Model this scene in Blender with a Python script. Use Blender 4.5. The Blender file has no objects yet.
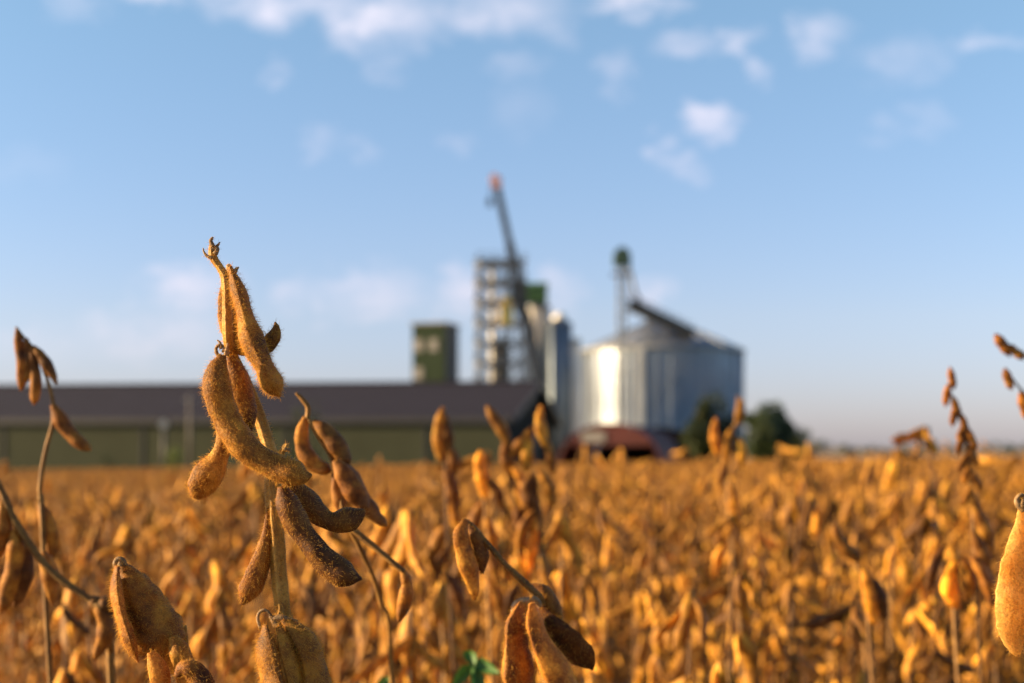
import bpy, math, random
import numpy as np
from mathutils import Vector, Matrix
random.seed(7); rng = np.random.default_rng(7)
R = math.radians
SC = bpy.context.scene
COL = SC.collection

# ------------------------------------------------------------------ camera
LENS, FOCUS = 50.0, 0.452
F = LENS / 36.0 * 1024.0            # focal length in pixels of a 1024 wide frame
HY = 448.0                          # height of the horizon in the frame
ZC = 1.05                           # eye height above the soil
cam_d = bpy.data.cameras.new('camera'); cam = bpy.data.objects.new('camera', cam_d); COL.objects.link(cam)
cam.location = (0, 0, ZC); cam.rotation_euler = (R(90), 0, 0)
cam_d.lens = LENS; cam_d.sensor_width = 36.0; cam_d.shift_y = (HY - 341.5) / 1024.0
cam_d.clip_start = 0.02; cam_d.clip_end = 20000
cam_d.dof.use_dof = True; cam_d.dof.focus_distance = FOCUS
cam_d.dof.aperture_fstop = 12.3
SC.camera = cam

# ------------------------------------------------------------------ light, sky, exposure
SUN_AZ, SUN_EL = 86.5, 15.0         # degrees left of the direction towards the camera; height
sdir = Vector((-math.sin(R(SUN_AZ)) * math.cos(R(SUN_EL)), -math.cos(R(SUN_AZ)) * math.cos(R(SUN_EL)), math.sin(R(SUN_EL))))
sl = bpy.data.lights.new('sun', 'SUN'); so = bpy.data.objects.new('sun', sl); COL.objects.link(so)
sl.energy = 5.0; sl.angle = R(0.5); sl.color = (1.0, 0.73, 0.40)
so.rotation_euler = sdir.to_track_quat('Z', 'Y').to_euler(); so.location = (-8, 2, 6)
SC.view_settings.view_transform = 'Standard'; SC.view_settings.look = 'None'
SC.view_settings.exposure = 1.84; SC.view_settings.gamma = 1.0; SC.view_settings.use_curve_mapping = False
SKY_STRENGTH = 0.050

world = bpy.data.worlds.new('World'); SC.world = world; world.use_nodes = True
wt = world.node_tree; wt.nodes.clear()
def nn(t, typ, **kw):
    n = t.nodes.new(typ)
    for k, v in kw.items(): setattr(n, k, v)
    return n
def lk(t, a, b): t.links.new(a, b)
def mth(t, op, a, b=None, c=None, clamp=False):
    n = nn(t, 'ShaderNodeMath', operation=op); n.use_clamp = clamp
    for i, v in enumerate((a, b, c)):
        if v is None: continue
        if isinstance(v, (int, float)): n.inputs[i].default_value = v
        else: lk(t, v, n.inputs[i])
    return n.outputs[0]
def mixc(t, fac, a, b, blend='MIX'):
    n = nn(t, 'ShaderNodeMix', data_type='RGBA', blend_type=blend)
    for sock, v in ((n.inputs[0], fac), (n.inputs[6], a), (n.inputs[7], b)):
        if isinstance(v, (int, float)): sock.default_value = v
        elif isinstance(v, (tuple, list)): sock.default_value = (*v[:3], 1)
        else: lk(t, v, sock)
    return n.outputs[2]

sky = nn(wt, 'ShaderNodeTexSky'); sky.sky_type = 'NISHITA'; sky.sun_disc = False
sky.sun_elevation = R(SUN_EL); sky.sun_rotation = math.atan2(sdir.x, sdir.y)
sky.air_density = 1.0; sky.dust_density = 0.5; sky.ozone_density = 2.6; sky.altitude = 100
tc = nn(wt, 'ShaderNodeTexCoord'); sep = nn(wt, 'ShaderNodeSeparateXYZ'); lk(wt, tc.outputs['Generated'], sep.inputs[0])
ysafe = mth(wt, 'MAXIMUM', sep.outputs[1], 0.05)
az = mth(wt, 'DIVIDE', sep.outputs[0], ysafe); el = mth(wt, 'DIVIDE', sep.outputs[2], ysafe)
comb = nn(wt, 'ShaderNodeCombineXYZ'); lk(wt, az, comb.inputs[0]); lk(wt, el, comb.inputs[1])
def wnoise(scale, detail, rough, sy):
    m = nn(wt, 'ShaderNodeMapping'); m.inputs['Scale'].default_value = (1, sy, 1); lk(wt, comb.outputs[0], m.inputs[0])
    n = nn(wt, 'ShaderNodeTexNoise'); n.inputs['Scale'].default_value = scale; n.inputs['Detail'].default_value = detail
    n.inputs['Roughness'].default_value = rough; lk(wt, m.outputs[0], n.inputs['Vector']); return n
nz = wnoise(30, 7, 0.64, 1.5)
nz2 = wnoise(9, 3, 0.5, 1.4)
wob = nn(wt, 'ShaderNodeVectorMath', operation='MULTIPLY_ADD')      # ragged cloud outlines
lk(wt, nz.outputs['Color'], wob.inputs[0]); wob.inputs[1].default_value = (0.07, 0.05, 0); lk(wt, comb.outputs[0], wob.inputs[2])
# cumulus puffs: direction (tangents of azimuth and height), size, thickness
PUFFS = [(300, 2, 95, 26, .8), (385, 22, 60, 34, .85), (500, 8, 75, 30, .6), (555, 32, 22, 14, .35), (150, 0, 40, 9, .6), (75, 8, 30, 12, .3),
         (628, 3, 58, 12, .9), (690, 44, 34, 13, .4), (735, 40, 24, 14, .5), (617, 74, 20, 26, .45), (757, 68, 15, 17, .42), (712, 121, 29, 20, .8),
         (662, 143, 15, 13, .5), (678, 165, 24, 13, .42), (820, 38, 30, 24, .55), (905, 60, 46, 24, .55), (990, 42, 45, 12, .45), (925, 116, 26, 17, .3),
         (888, 128, 18, 12, .22), (316, 141, 26, 15, .25), (360, 148, 20, 15, .25), (462, 146, 16, 13, .22), (278, 75, 14, 10, .3), (385, 66, 26, 14, .35), (515, 66, 30, 14, .25),
         (190, 290, 50, 28, .7), (290, 292, 28, 18, .5), (365, 294, 58, 26, .85), (462, 292, 34, 24, .9), (560, 292, 26, 20, .4), (655, 293, 24, 20, .7),
         (150, 335, 90, 26, .6), (60, 345, 70, 22, .2), (20, 165, 50, 20, .12), (520, 108, 34, 30, .14)]
tot = None
for (px, py, rx, ry, dens) in PUFFS:
    v = nn(wt, 'ShaderNodeVectorMath', operation='SUBTRACT'); lk(wt, wob.outputs[0], v.inputs[0])
    v.inputs[1].default_value = ((px - 512) / F + .035, (HY - py) / F + .025, 0)
    s = nn(wt, 'ShaderNodeVectorMath', operation='MULTIPLY'); lk(wt, v.outputs[0], s.inputs[0]); s.inputs[1].default_value = (F / rx, F / ry, 0)
    l = nn(wt, 'ShaderNodeVectorMath', operation='LENGTH'); lk(wt, s.outputs[0], l.inputs[0])
    g = mth(wt, 'SUBTRACT', 1.25, l.outputs['Value'], clamp=True)
    g = mth(wt, 'MULTIPLY', g, dens)
    tot = g if tot is None else mth(wt, 'MAXIMUM', tot, g)
dens_n = mth(wt, 'MULTIPLY_ADD', nz2.outputs[0], 1.6, -0.2)
m_ = mth(wt, 'MULTIPLY', tot, dens_n)
fine = mth(wt, 'MULTIPLY_ADD', nz.outputs[0], 2.5, -0.42)
m_ = mth(wt, 'MULTIPLY', m_, fine, clamp=True)
front = mth(wt, 'GREATER_THAN', sep.outputs[1], 0.1)
m_ = mth(wt, 'MULTIPLY', m_, front)
m_ = mth(wt, 'MULTIPLY', m_, 0.74, clamp=True)
ccol = mixc(wt, mth(wt, 'MULTIPLY', el, 3.2, clamp=True), (6.2, 5.1, 5.4), (8.6, 7.4, 7.6))
def sky_tint():                     # clear lavender air low down, paler blue above
    r = nn(wt, 'ShaderNodeValToRGB'); e = r.color_ramp.elements; e[0].position = 0; e[0].color = (.78, .76, 1.19, 1); e[1].position = 1; e[1].color = (1.3, 1.3, 1.24, 1)
    k = e.new(.28); k.color = (1.10, .96, 1.13, 1); lk(wt, mth(wt, 'MULTIPLY', el, 3.0, clamp=True), r.inputs[0]); return r.outputs[0]
skyc = mixc(wt, 1.0, sky.outputs[0], sky_tint(), 'MULTIPLY')
full = mixc(wt, m_, skyc, ccol)
bg = nn(wt, 'ShaderNodeBackground'); lk(wt, full, bg.inputs[0]); bg.inputs[1].default_value = SKY_STRENGTH
wo = nn(wt, 'ShaderNodeOutputWorld'); lk(wt, bg.outputs[0], wo.inputs[0])
SC.cycles.max_bounces = 6; SC.cycles.diffuse_bounces = 3; SC.cycles.transparent_max_bounces = 6
SC.cycles.use_denoising = True

# ------------------------------------------------------------------ helpers
def zg(x, y):                       # the field falls away gently, more to the left
    yy = min(max(y, 0), 160); xx = max(-75, min(75, x)) * (1 if y < 160 else max(0, 1 - (y - 160) / 400))
    return -0.0098 * yy + 0.0118 * xx
def P(px, py, d): return Vector(((px - 512) / F * d, d, ZC + (HY - py) / F * d))
def tag(o, label=None, cat=None, group=None, kind=None):
    for k, v in (('label', label), ('category', cat), ('group', group), ('kind', kind)):
        if v: o[k] = v
    return o
def empty(name, loc, rz=0):
    o = bpy.data.objects.new(name, None); COL.objects.link(o); o.location = loc; o.rotation_euler = (0, 0, rz)
    o.empty_display_size = .05; return o
class MB:                           # verts + faces gathered into ONE mesh
    def __init__(s): s.v = []; s.f = []; s.m = []; s.smooth = []
    def add(s, vs, fs, mi=0, sm=False):
        b = len(s.v); s.v += [tuple(v) for v in vs]
        for f in fs: s.f.append([i + b for i in f]); s.m.append(mi); s.smooth.append(sm)
    def box(s, c, d, rz=0, mi=0, M=None):
        x, y, z = (k / 2 for k in d); vs = []
        for sx, sy, sz in ((-1,-1,-1),(1,-1,-1),(1,1,-1),(-1,1,-1),(-1,-1,1),(1,-1,1),(1,1,1),(-1,1,1)):
            p = Vector((sx*x, sy*y, sz*z))
            if M is not None: p = M @ p
            elif rz: p = Matrix.Rotation(rz, 3, 'Z') @ p
            vs.append(p + Vector(c))
        s.add(vs, [(0,3,2,1),(4,5,6,7),(0,1,5,4),(1,2,6,5),(2,3,7,6),(3,0,4,7)], mi)
    def bar(s, p, q, w, h=None, mi=0):
        p, q = Vector(p), Vector(q); t = q - p
        M = t.to_track_quat('Z', 'Y').to_matrix()
        s.box((p + q) / 2, (w, h or w, t.length), mi=mi, M=M)
    def tube(s, pts, rad, n=8, mi=0, cap=True):
        pts = [Vector(p) for p in pts]; b = len(s.v); k = len(pts); up = None
        for i, p in enumerate(pts):
            t = (pts[min(i+1, k-1)] - pts[max(i-1, 0)]).normalized()
            if up is None: up = t.orthogonal().normalized()
            up = (up - t * up.dot(t)).normalized(); w = t.cross(up); r = rad[i] if hasattr(rad, '__len__') else rad
            s.v += [tuple(p + (up * math.cos(a) + w * math.sin(a)) * r) for a in (2*math.pi*j/n for j in range(n))]
        for i in range(k - 1):
            for j in range(n):
                s.f.append([b+i*n+j, b+i*n+(j+1) % n, b+(i+1)*n+(j+1) % n, b+(i+1)*n+j]); s.m.append(mi); s.smooth.append(True)
        if cap:
            for q in ([b+j for j in range(n)][::-1], [b+(k-1)*n+j for j in range(n)]): s.f.append(q); s.m.append(mi); s.smooth.append(False)
    def lathe(s, prof, n=48, c=(0,0,0), mi=0):
        b = len(s.v); k = len(prof)
        for r, z in prof: s.v += [(c[0]+r*math.cos(2*math.pi*j/n), c[1]+r*math.sin(2*math.pi*j/n), c[2]+z) for j in range(n)]
        for i in range(k-1):
            for j in range(n): s.f.append([b+i*n+j, b+i*n+(j+1) % n, b+(i+1)*n+(j+1) % n, b+(i+1)*n+j]); s.m.append(mi); s.smooth.append(True)
        for q in ([b+j for j in range(n)][::-1], [b+(k-1)*n+j for j in range(n)]): s.f.append(q); s.m.append(mi); s.smooth.append(False)
    def build(s, name, mats, parent=None):
        me = bpy.data.meshes.new(name); me.from_pydata(s.v, [], s.f)
        for m in (mats if isinstance(mats, (list, tuple)) else [mats]): me.materials.append(m)
        me.polygons.foreach_set('material_index', s.m); me.polygons.foreach_set('use_smooth', s.smooth); me.update()
        o = bpy.data.objects.new(name, me); COL.objects.link(o)
        if parent: o.parent = parent
        return o
def np_mesh(name, V, quads, tris, mats):
    """quads / tris: arrays of indices; tris carry material 1 (the hairs)."""
    me = bpy.data.meshes.new(name); nq, nt = len(quads), len(tris)
    me.vertices.add(len(V)); me.vertices.foreach_set('co', np.asarray(V, np.float32).ravel())
    loops = np.concatenate([np.asarray(quads, np.int32).ravel(), np.asarray(tris, np.int32).ravel()]) if nt else np.asarray(quads, np.int32).ravel()
    me.loops.add(len(loops)); me.loops.foreach_set('vertex_index', loops.astype(np.int32))
    me.polygons.add(nq + nt)
    st = np.concatenate([np.arange(nq) * 4, nq * 4 + np.arange(nt) * 3]).astype(np.int32)
    me.polygons.foreach_set('loop_start', st)
    me.polygons.foreach_set('material_index', np.concatenate([np.zeros(nq), np.ones(nt)]).astype(np.int32))
    me.polygons.foreach_set('use_smooth', np.ones(nq + nt, bool))
    for m in mats: me.materials.append(m)
    me.update(calc_edges=True); me.validate(); return me
def catmull(p, n):
    p = np.asarray(p, float); p = np.vstack([2*p[0]-p[1], p, 2*p[-1]-p[-2]]); k = len(p) - 3
    out = []
    for t in np.linspace(0, k - 1e-6, n):
        i = int(t); u = t - i; a, b, c, d = p[i], p[i+1], p[i+2], p[i+3]
        out.append(.5*((2*b) + (-a+c)*u + (2*a-5*b+4*c-d)*u*u + (-a+3*b-3*c+d)*u**3))
    return np.array(out)
def hairs(V, quads, dens, length, rad, comb=0.5):
    """thin three sided hairs standing on the surface; dens = hairs per square mm"""
    a, b, c, d = (V[quads[:, i]] for i in range(4))
    nrm = np.cross(c - a, d - b); ar = np.linalg.norm(nrm, axis=1) * .5; nrm = nrm / (2*ar[:, None] + 1e-12)
    n = int(ar.sum() * 1e6 * dens)
    if n < 1: return np.zeros((0, 3)), np.zeros((0, 3), int)
    f = rng.choice(len(quads), n, p=ar/ar.sum()); u, v = rng.random((2, n, 1))
    p = (a[f]*(1-u) + b[f]*u)*(1-v) + (d[f]*(1-u) + c[f]*u)*v
    tang = (b[f] - a[f]); tang /= np.linalg.norm(tang, axis=1)[:, None] + 1e-12
    dr = nrm[f] + tang*comb*rng.random((n, 1)) + rng.normal(0, .55, (n, 3)); dr /= np.linalg.norm(dr, axis=1)[:, None]
    L = length * (0.35 + rng.random((n, 1))**1.5)
    s1 = np.cross(dr, rng.normal(0, 1, (n, 3))); s1 /= np.linalg.norm(s1, axis=1)[:, None] + 1e-12; s2 = np.cross(dr, s1)
    base = p - dr*length*.05; sag = tang*L*.25
    b0, b1, b2 = base + s1*rad, base - .5*s1*rad + .87*s2*rad, base - .5*s1*rad - .87*s2*rad
    mid = p + dr*L*.55; m0, m1, m2 = mid + s1*rad*.7, mid + (-.5*s1 + .87*s2)*rad*.7, mid + (-.5*s1 - .87*s2)*rad*.7
    tip = p + dr*L*.95 + sag*.6
    HV = np.stack([b0, b1, b2, m0, m1, m2, tip], 1).reshape(-1, 3)
    T = np.array([[0,1,4],[0,4,3],[1,2,5],[1,5,4],[2,0,3],[2,3,5],[3,4,6],[4,5,6],[5,3,6]])
    return HV, (np.arange(n)[:, None, None]*7 + T).reshape(-1, 3)
def vnoise(p, s, k=3):             # cheap smooth value for wrinkles
    q = p*s; return (np.sin(q[:,0]*1.7+q[:,1]*2.3+k)*np.sin(q[:,1]*1.9-q[:,2]*1.3+2*k)+np.sin(q[:,2]*2.9+q[:,0]*1.1+k*3)*.6)
def pod_geo(C, hw, roll=0., flat=.72, seeds=3, nr=34, ns=22, ref=(0, 1, 0), wrinkle=.05, bump=.26):
    """a bean pod swept along C (metres) with visible half widths hw: lens section, two sutures, a swelling for each seed"""
    Q = catmull(np.column_stack([C, hw]), nr); C, hw = Q[:, :3], np.maximum(Q[:, 3], 1e-5)
    T = np.gradient(C, axis=0); T /= np.linalg.norm(T, axis=1)[:, None]
    ref = np.asarray(ref, float)
    N = np.cross(T, ref); ln = np.linalg.norm(N, axis=1)[:, None]; N = N/np.maximum(ln, 1e-6); B = np.cross(N, T)
    r = np.full(nr, roll); fl = flat
    N2 = N*np.cos(r)[:, None] + B*np.sin(r)[:, None]; B2 = -N*np.sin(r)[:, None] + B*np.cos(r)[:, None]
    a = hw/np.sqrt(np.cos(r)**2 + (fl*np.sin(r))**2)
    t = np.linspace(0, 1, nr); bl = (0.5 - 0.5*np.cos(2*np.pi*(t*.96 + .02)*seeds))
    sw = (1-bump) + bump*1.25*bl; th = np.linspace(0, 2*np.pi, ns, endpoint=False)
    cx = np.cos(th); sy = np.sin(th)*np.abs(np.sin(th))**.22
    rid = 1 + .07*np.exp(-(np.abs(np.sin(th))/.18)**2)
    Vv = C[:, None] + N2[:, None]*(a*(0.93+.09*bl))[:, None, None]*(cx*rid)[None, :, None] + B2[:, None]*(a*fl*sw)[:, None, None]*sy[None, :, None]
    V = Vv.reshape(-1, 3); ctr = np.repeat(C, ns, 0); w = vnoise(V, 420.) + .6*vnoise(V, 900., 5)
    V = ctr + (V-ctr)*(1 + wrinkle*w[:, None]*.6)
    i, j = np.meshgrid(np.arange(nr-1), np.arange(ns), indexing='ij'); i, j = i.ravel(), j.ravel(); j2 = (j+1) % ns
    q = np.column_stack([i*ns+j, (i+1)*ns+j, (i+1)*ns+j2, i*ns+j2])
    V = np.vstack([V, C[0], C[-1]]); k = nr*ns; jj = np.arange(0, ns, 2)
    e0 = np.column_stack([np.full(len(jj), k), jj, jj+1, (jj+2) % ns]); e1 = np.column_stack([np.full(len(jj), k+1), (nr-1)*ns+(jj+2) % ns, (nr-1)*ns+jj+1, (nr-1)*ns+jj])
    return V, np.vstack([q, e0, e1])
def tube_geo(C, rad, nr=40, ns=12, ribs=0.):
    Q = catmull(np.column_stack([C, rad]), nr); C, rad = Q[:, :3], np.maximum(Q[:, 3], 1e-5)
    T = np.gradient(C, axis=0); T /= np.linalg.norm(T, axis=1)[:, None]
    ref = np.array([0., 1, .13]); N = np.cross(T, ref); N /= np.linalg.norm(N, axis=1)[:, None]; B = np.cross(N, T)
    th = np.linspace(0, 2*np.pi, ns, endpoint=False); g = 1 + ribs*np.cos(4*th + .6)
    V = (C[:, None] + N[:, None]*rad[:, None, None]*(np.cos(th)*g)[None, :, None] + B[:, None]*rad[:, None, None]*(np.sin(th)*g)[None, :, None]).reshape(-1, 3)
    V += .06*np.repeat(rad, ns)[:, None]*vnoise(V, 380.)[:, None]*np.array([1, 1, 0])
    i, j = np.meshgrid(np.arange(nr-1), np.arange(ns), indexing='ij'); i, j = i.ravel(), j.ravel(); j2 = (j+1) % ns
    q = np.column_stack([i*ns+j, (i+1)*ns+j, (i+1)*ns+j2, i*ns+j2])
    V = np.vstack([V, C[0], C[-1]]); k = nr*ns; jj = np.arange(0, ns, 2)
    e0 = np.column_stack([np.full(len(jj), k), jj, jj+1, (jj+2) % ns]); e1 = np.column_stack([np.full(len(jj), k+1), (nr-1)*ns+(jj+2) % ns, (nr-1)*ns+jj+1, (nr-1)*ns+jj])
    return V, np.vstack([q, e0, e1])

# ------------------------------------------------------------------ materials
def new_mat(name):
    m = bpy.data.materials.new(name); m.use_nodes = True; t = m.node_tree; t.nodes.clear()
    return m, t, nn(t, 'ShaderNodeOutputMaterial')
def noise(t, scale, detail=4, rough=.55, coord='Object'):
    c = nn(t, 'ShaderNodeTexCoord'); n = nn(t, 'ShaderNodeTexNoise'); n.inputs['Scale'].default_value = scale
    n.inputs['Detail'].default_value = detail; n.inputs['Roughness'].default_value = rough; lk(t, c.outputs[coord], n.inputs['Vector']); return n
def ramp(t, fac, stops):
    r = nn(t, 'ShaderNodeValToRGB'); e = r.color_ramp.elements
    while len(e) < len(stops): e.new(.5)
    for k, (p, c) in enumerate(stops): e[k].position = p; e[k].color = (*c, 1)
    lk(t, fac, r.inputs[0]); return r.outputs[0]
def plain(name, col, rough=.7, metal=0., var=.12, scale=.6, bump=0., bscale=20, spec=.5):
    m, t, o = new_mat(name); b = nn(t, 'ShaderNodeBsdfPrincipled'); n = noise(t, scale, 6)
    lo = tuple(c*(1-var*1.6) for c in col); hi = tuple(min(1, c*(1+var*1.6)) for c in col)
    lk(t, ramp(t, n.outputs[0], [(.3, lo), (.7, hi)]), b.inputs['Base Color'])
    b.inputs['Roughness'].default_value = rough; b.inputs['Metallic'].default_value = metal; b.inputs['Specular IOR Level'].default_value = spec
    if bump:
        n2 = noise(t, bscale, 3); bp = nn(t, 'ShaderNodeBump'); bp.inputs['Strength'].default_value = bump; lk(t, n2.outputs[0], bp.inputs['Height']); lk(t, bp.outputs[0], b.inputs['Normal'])
    lk(t, b.outputs[0], o.inputs[0]); return m
def husk(name, dark, mid, light, trans=.28, fine=True, island=False, patch=True):
    """dry pod husk: mottled, speckled, thin enough to let some light through"""
    m, t, o = new_mat(name); b = nn(t, 'ShaderNodeBsdfPrincipled')
    n1 = noise(t, 120, 4, .6); col = ramp(t, n1.outputs[0], [(.28, dark), (.5, mid), (.74, light)])
    oi = nn(t, 'ShaderNodeObjectInfo'); rnd = oi.outputs['Random']
    if island:
        g = nn(t, 'ShaderNodeNewGeometry'); rnd = mth(t, 'FRACT', mth(t, 'ADD', rnd, g.outputs['Random Per Island']))
    k = ramp(t, rnd, [(0., (.82, .8, .78)), (.5, (1, 1, 1)), (1., (1.18, 1.18, 1.12))] if fine else [(0., (.24, .19, .18)), (.3, (.58, .52, .50)), (.62, (1.0, 1.0, .95)), (1., (1.6, 1.65, 1.4))])
    col = mixc(t, 1., col, k, 'MULTIPLY'); col = mixc(t, 1., col, oi.outputs['Color'], 'MULTIPLY')
    if fine:
        n2 = noise(t, 900, 3, .7); sp = ramp(t, n2.outputs[0], [(.38, (.38, .33, .3)), (.52, (1, 1, 1))]); col = mixc(t, .5, col, sp, 'MULTIPLY')
        n4 = noise(t, 55 if patch else 14, 4, .6); pt = ramp(t, n4.outputs[0], [(.36, (.62, .56, .52)), (.5, (1, 1, 1)), (.66, (1.15, 1.12, 1.25))]); col = mixc(t, .9, col, pt, 'MULTIPLY')
        n3 = noise(t, 1300, 3, .6); bp = nn(t, 'ShaderNodeBump'); bp.inputs['Strength'].default_value = .55; bp.inputs['Distance'].default_value = .0006
        lk(t, n3.outputs[0], bp.inputs['Height']); lk(t, bp.outputs[0], b.inputs['Normal'])
    lk(t, col, b.inputs['Base Color']); b.inputs['Roughness'].default_value = .62
    b.inputs['Specular IOR Level'].default_value = .3
    b.inputs['Sheen Weight'].default_value = .08; b.inputs['Sheen Roughness'].default_value = .4; b.inputs['Sheen Tint'].default_value = (1, .75, .4, 1)
    tr = nn(t, 'ShaderNodeBsdfTranslucent'); lk(t, mixc(t, 1., col, (1.25, 1.0, .55), 'MULTIPLY'), tr.inputs[0])
    mx = nn(t, 'ShaderNodeMixShader'); mx.inputs[0].default_value = trans; lk(t, b.outputs[0], mx.inputs[1]); lk(t, tr.outputs[0], mx.inputs[2]); lk(t, mx.outputs[0], o.inputs[0])
    return m
def hair_mat(name, col):
    m, t, o = new_mat(name); d = nn(t, 'ShaderNodeBsdfDiffuse'); d.inputs[0].default_value = (*col, 1)
    tr = nn(t, 'ShaderNodeBsdfTranslucent'); tr.inputs[0].default_value = (*col, 1); mx = nn(t, 'ShaderNodeMixShader'); mx.inputs[0].default_value = .5
    lk(t, d.outputs[0], mx.inputs[1]); lk(t, tr.outputs[0], mx.inputs[2]); lk(t, mx.outputs[0], o.inputs[0]); return m
M_POD = husk('pod_husk', (.075, .028, .004), (.30, .123, .012), (.58, .31, .04), .27)
M_STEM = husk('stem_bark', (.28, .14, .03), (.52, .29, .06), (.68, .42, .11), .16)
M_DRY = husk('papery_calyx', (.11, .06, .028), (.26, .165, .08), (.42, .29, .16), .2)
M_HAIR = hair_mat('pod_hair', (.78, .46, .10))
M_HULL = husk('thin_yellow_husk', (.74, .46, .10), (.88, .62, .19), (.93, .72, .30), .62, True, False, False)
M_FPOD = husk('field_pod_husk', (.11, .040, .006), (.40, .175, .018), (.72, .40, .05), .30, False)
M_FSTEM = husk('field_stem', (.07, .032, .011), (.17, .082, .026), (.28, .15, .05), .1, False)
M_MPOD = husk('mass_pod_husk', (.10, .038, .007), (.38, .168, .02), (.68, .38, .055), .28, False, True)

# ------------------------------------------------------------------ ground
mg, t, o_ = new_mat('field_soil'); b = nn(t, 'ShaderNodeBsdfPrincipled'); n1 = noise(t, 6, 8, .65)
lk(t, ramp(t, n1.outputs[0], [(.3, (.09, .055, .03)), (.55, (.19, .115, .05)), (.75, (.28, .18, .075))]), b.inputs['Base Color']); b.inputs['Roughness'].default_value = .95
bp = nn(t, 'ShaderNodeBump'); bp.inputs['Strength'].default_value = .8; bp.inputs['Distance'].default_value = .03; lk(t, n1.outputs[0], bp.inputs['Height']); lk(t, bp.outputs[0], b.inputs['Normal']); lk(t, b.outputs[0], o_.inputs[0])
xs = [-9000, -3000, -1000, -400, -200, -120, -75, -50, -30, -15, -5, 0, 5, 15, 30, 50, 75, 120, 200, 400, 1000, 3000, 9000]
ys = [-3000, -300, -40, -5, 0, 5, 15, 30, 60, 90, 120, 140, 160, 200, 300, 400, 560, 900, 2000, 5000, 12000]
g = MB(); g.add([(x, y, zg(x, y)) for y in ys for x in xs], [(j*len(xs)+i, j*len(xs)+i+1, (j+1)*len(xs)+i+1, (j+1)*len(xs)+i) for j in range(len(ys)-1) for i in range(len(xs)-1)], 0, True)
tag(g.build('ground', mg), kind='structure')

# ------------------------------------------------------------------ the farm
def ribbed(name, col, rough, metal, scale, axis, strength, dist=.05, var=.1):
    """sheet metal with rolled ribs (a wave along one axis) and a little dirt"""
    m, t, o = new_mat(name); b = nn(t, 'ShaderNodeBsdfPrincipled'); n = noise(t, .35, 6)
    lo = tuple(c*(1-var) for c in col); hi = tuple(min(1, c*(1+var)) for c in col)
    lk(t, ramp(t, n.outputs[0], [(.3, lo), (.7, hi)]), b.inputs['Base Color']); b.inputs['Roughness'].default_value = rough; b.inputs['Metallic'].default_value = metal; b.inputs['Specular IOR Level'].default_value = .5 if metal > .5 else .12
    c = nn(t, 'ShaderNodeTexCoord'); w = nn(t, 'ShaderNodeTexWave'); w.bands_direction = axis; w.inputs['Scale'].default_value = scale; lk(t, c.outputs['Object'], w.inputs['Vector'])
    bp = nn(t, 'ShaderNodeBump'); bp.inputs['Strength'].default_value = strength; bp.inputs['Distance'].default_value = dist; lk(t, w.outputs[1], bp.inputs['Height']); lk(t, bp.outputs[0], b.inputs['Normal'])
    lk(t, b.outputs[0], o.inputs[0]); return m
M_WALL = ribbed('green_cladding', (.040, .044, .027), .85, 0, 1.0, 'X', .25)
M_ROOF = ribbed('dark_roof_sheet', (.0175, .0150, .0235), .88, 0, 1.2, 'X', .3)
M_TRIM = plain('dark_trim', (.022, .022, .026), .6)
M_GABLE = plain('gable_painted_shade', (.010, .010, .010), .9, spec=.1)  # gable end's shade is put into this near-black colour
M_TOWER = ribbed('tower_green', (.016, .027, .014), .75, 0, .8, 'X', .2)
M_PALE = plain('pale_panel', (.16, .15, .14), .6)
M_GALV = ribbed('galvanised_rings', (.33, .37, .43), .42, .95, 1.2, 'Z', .7, .12)
M_GALV2 = ribbed('pale_coated_sheet', (.46, .43, .40), .6, .2, 1.2, 'Z', .4, .06)
M_GALV3 = ribbed('blue_grey_steel', (.17, .21, .27), .45, .7, 1.2, 'Z', .5, .06)
M_CONE = plain('cone_roof_steel', (.22, .24, .28), .45, .9, .1)
M_WHITE = plain('pale_steel', (.62, .58, .52), .5, .2)
M_STEEL = plain('grey_steel', (.25, .25, .25), .6, .2)
M_MAST = plain('mast_steel', (.27, .27, .27), .6, .2)
M_DARK = plain('dark_steel', (.022, .025, .03), .6, .1)
M_BOOM = plain('crane_boom_grey', (.045, .05, .06), .6, .1)
M_GREEN = plain('green_headhouse', (.04, .10, .025), .6)
M_HEAD = plain('dark_green_head', (.04, .075, .045), .6)
M_YEL = plain('yellow_machine', (.75, .52, .14), .5)
M_RED = plain('red_oxide_sheet', (.075, .021, .019), .7, spec=.2)
M_PINK = plain('red_sheave', (.70, .34, .27), .6)
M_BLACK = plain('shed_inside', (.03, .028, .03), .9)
M_BROWNROOF = plain('dark_brown_roof', (.007, .0055, .0065), 1., spec=0.)
M_GLASS = plain('window_glass', (.06, .07, .08), .1)
M_LAMP = plain('lamp_glass', (.30, .30, .29), .2)
M_TYRE = plain('rubber', (.03, .03, .03), .9)

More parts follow.
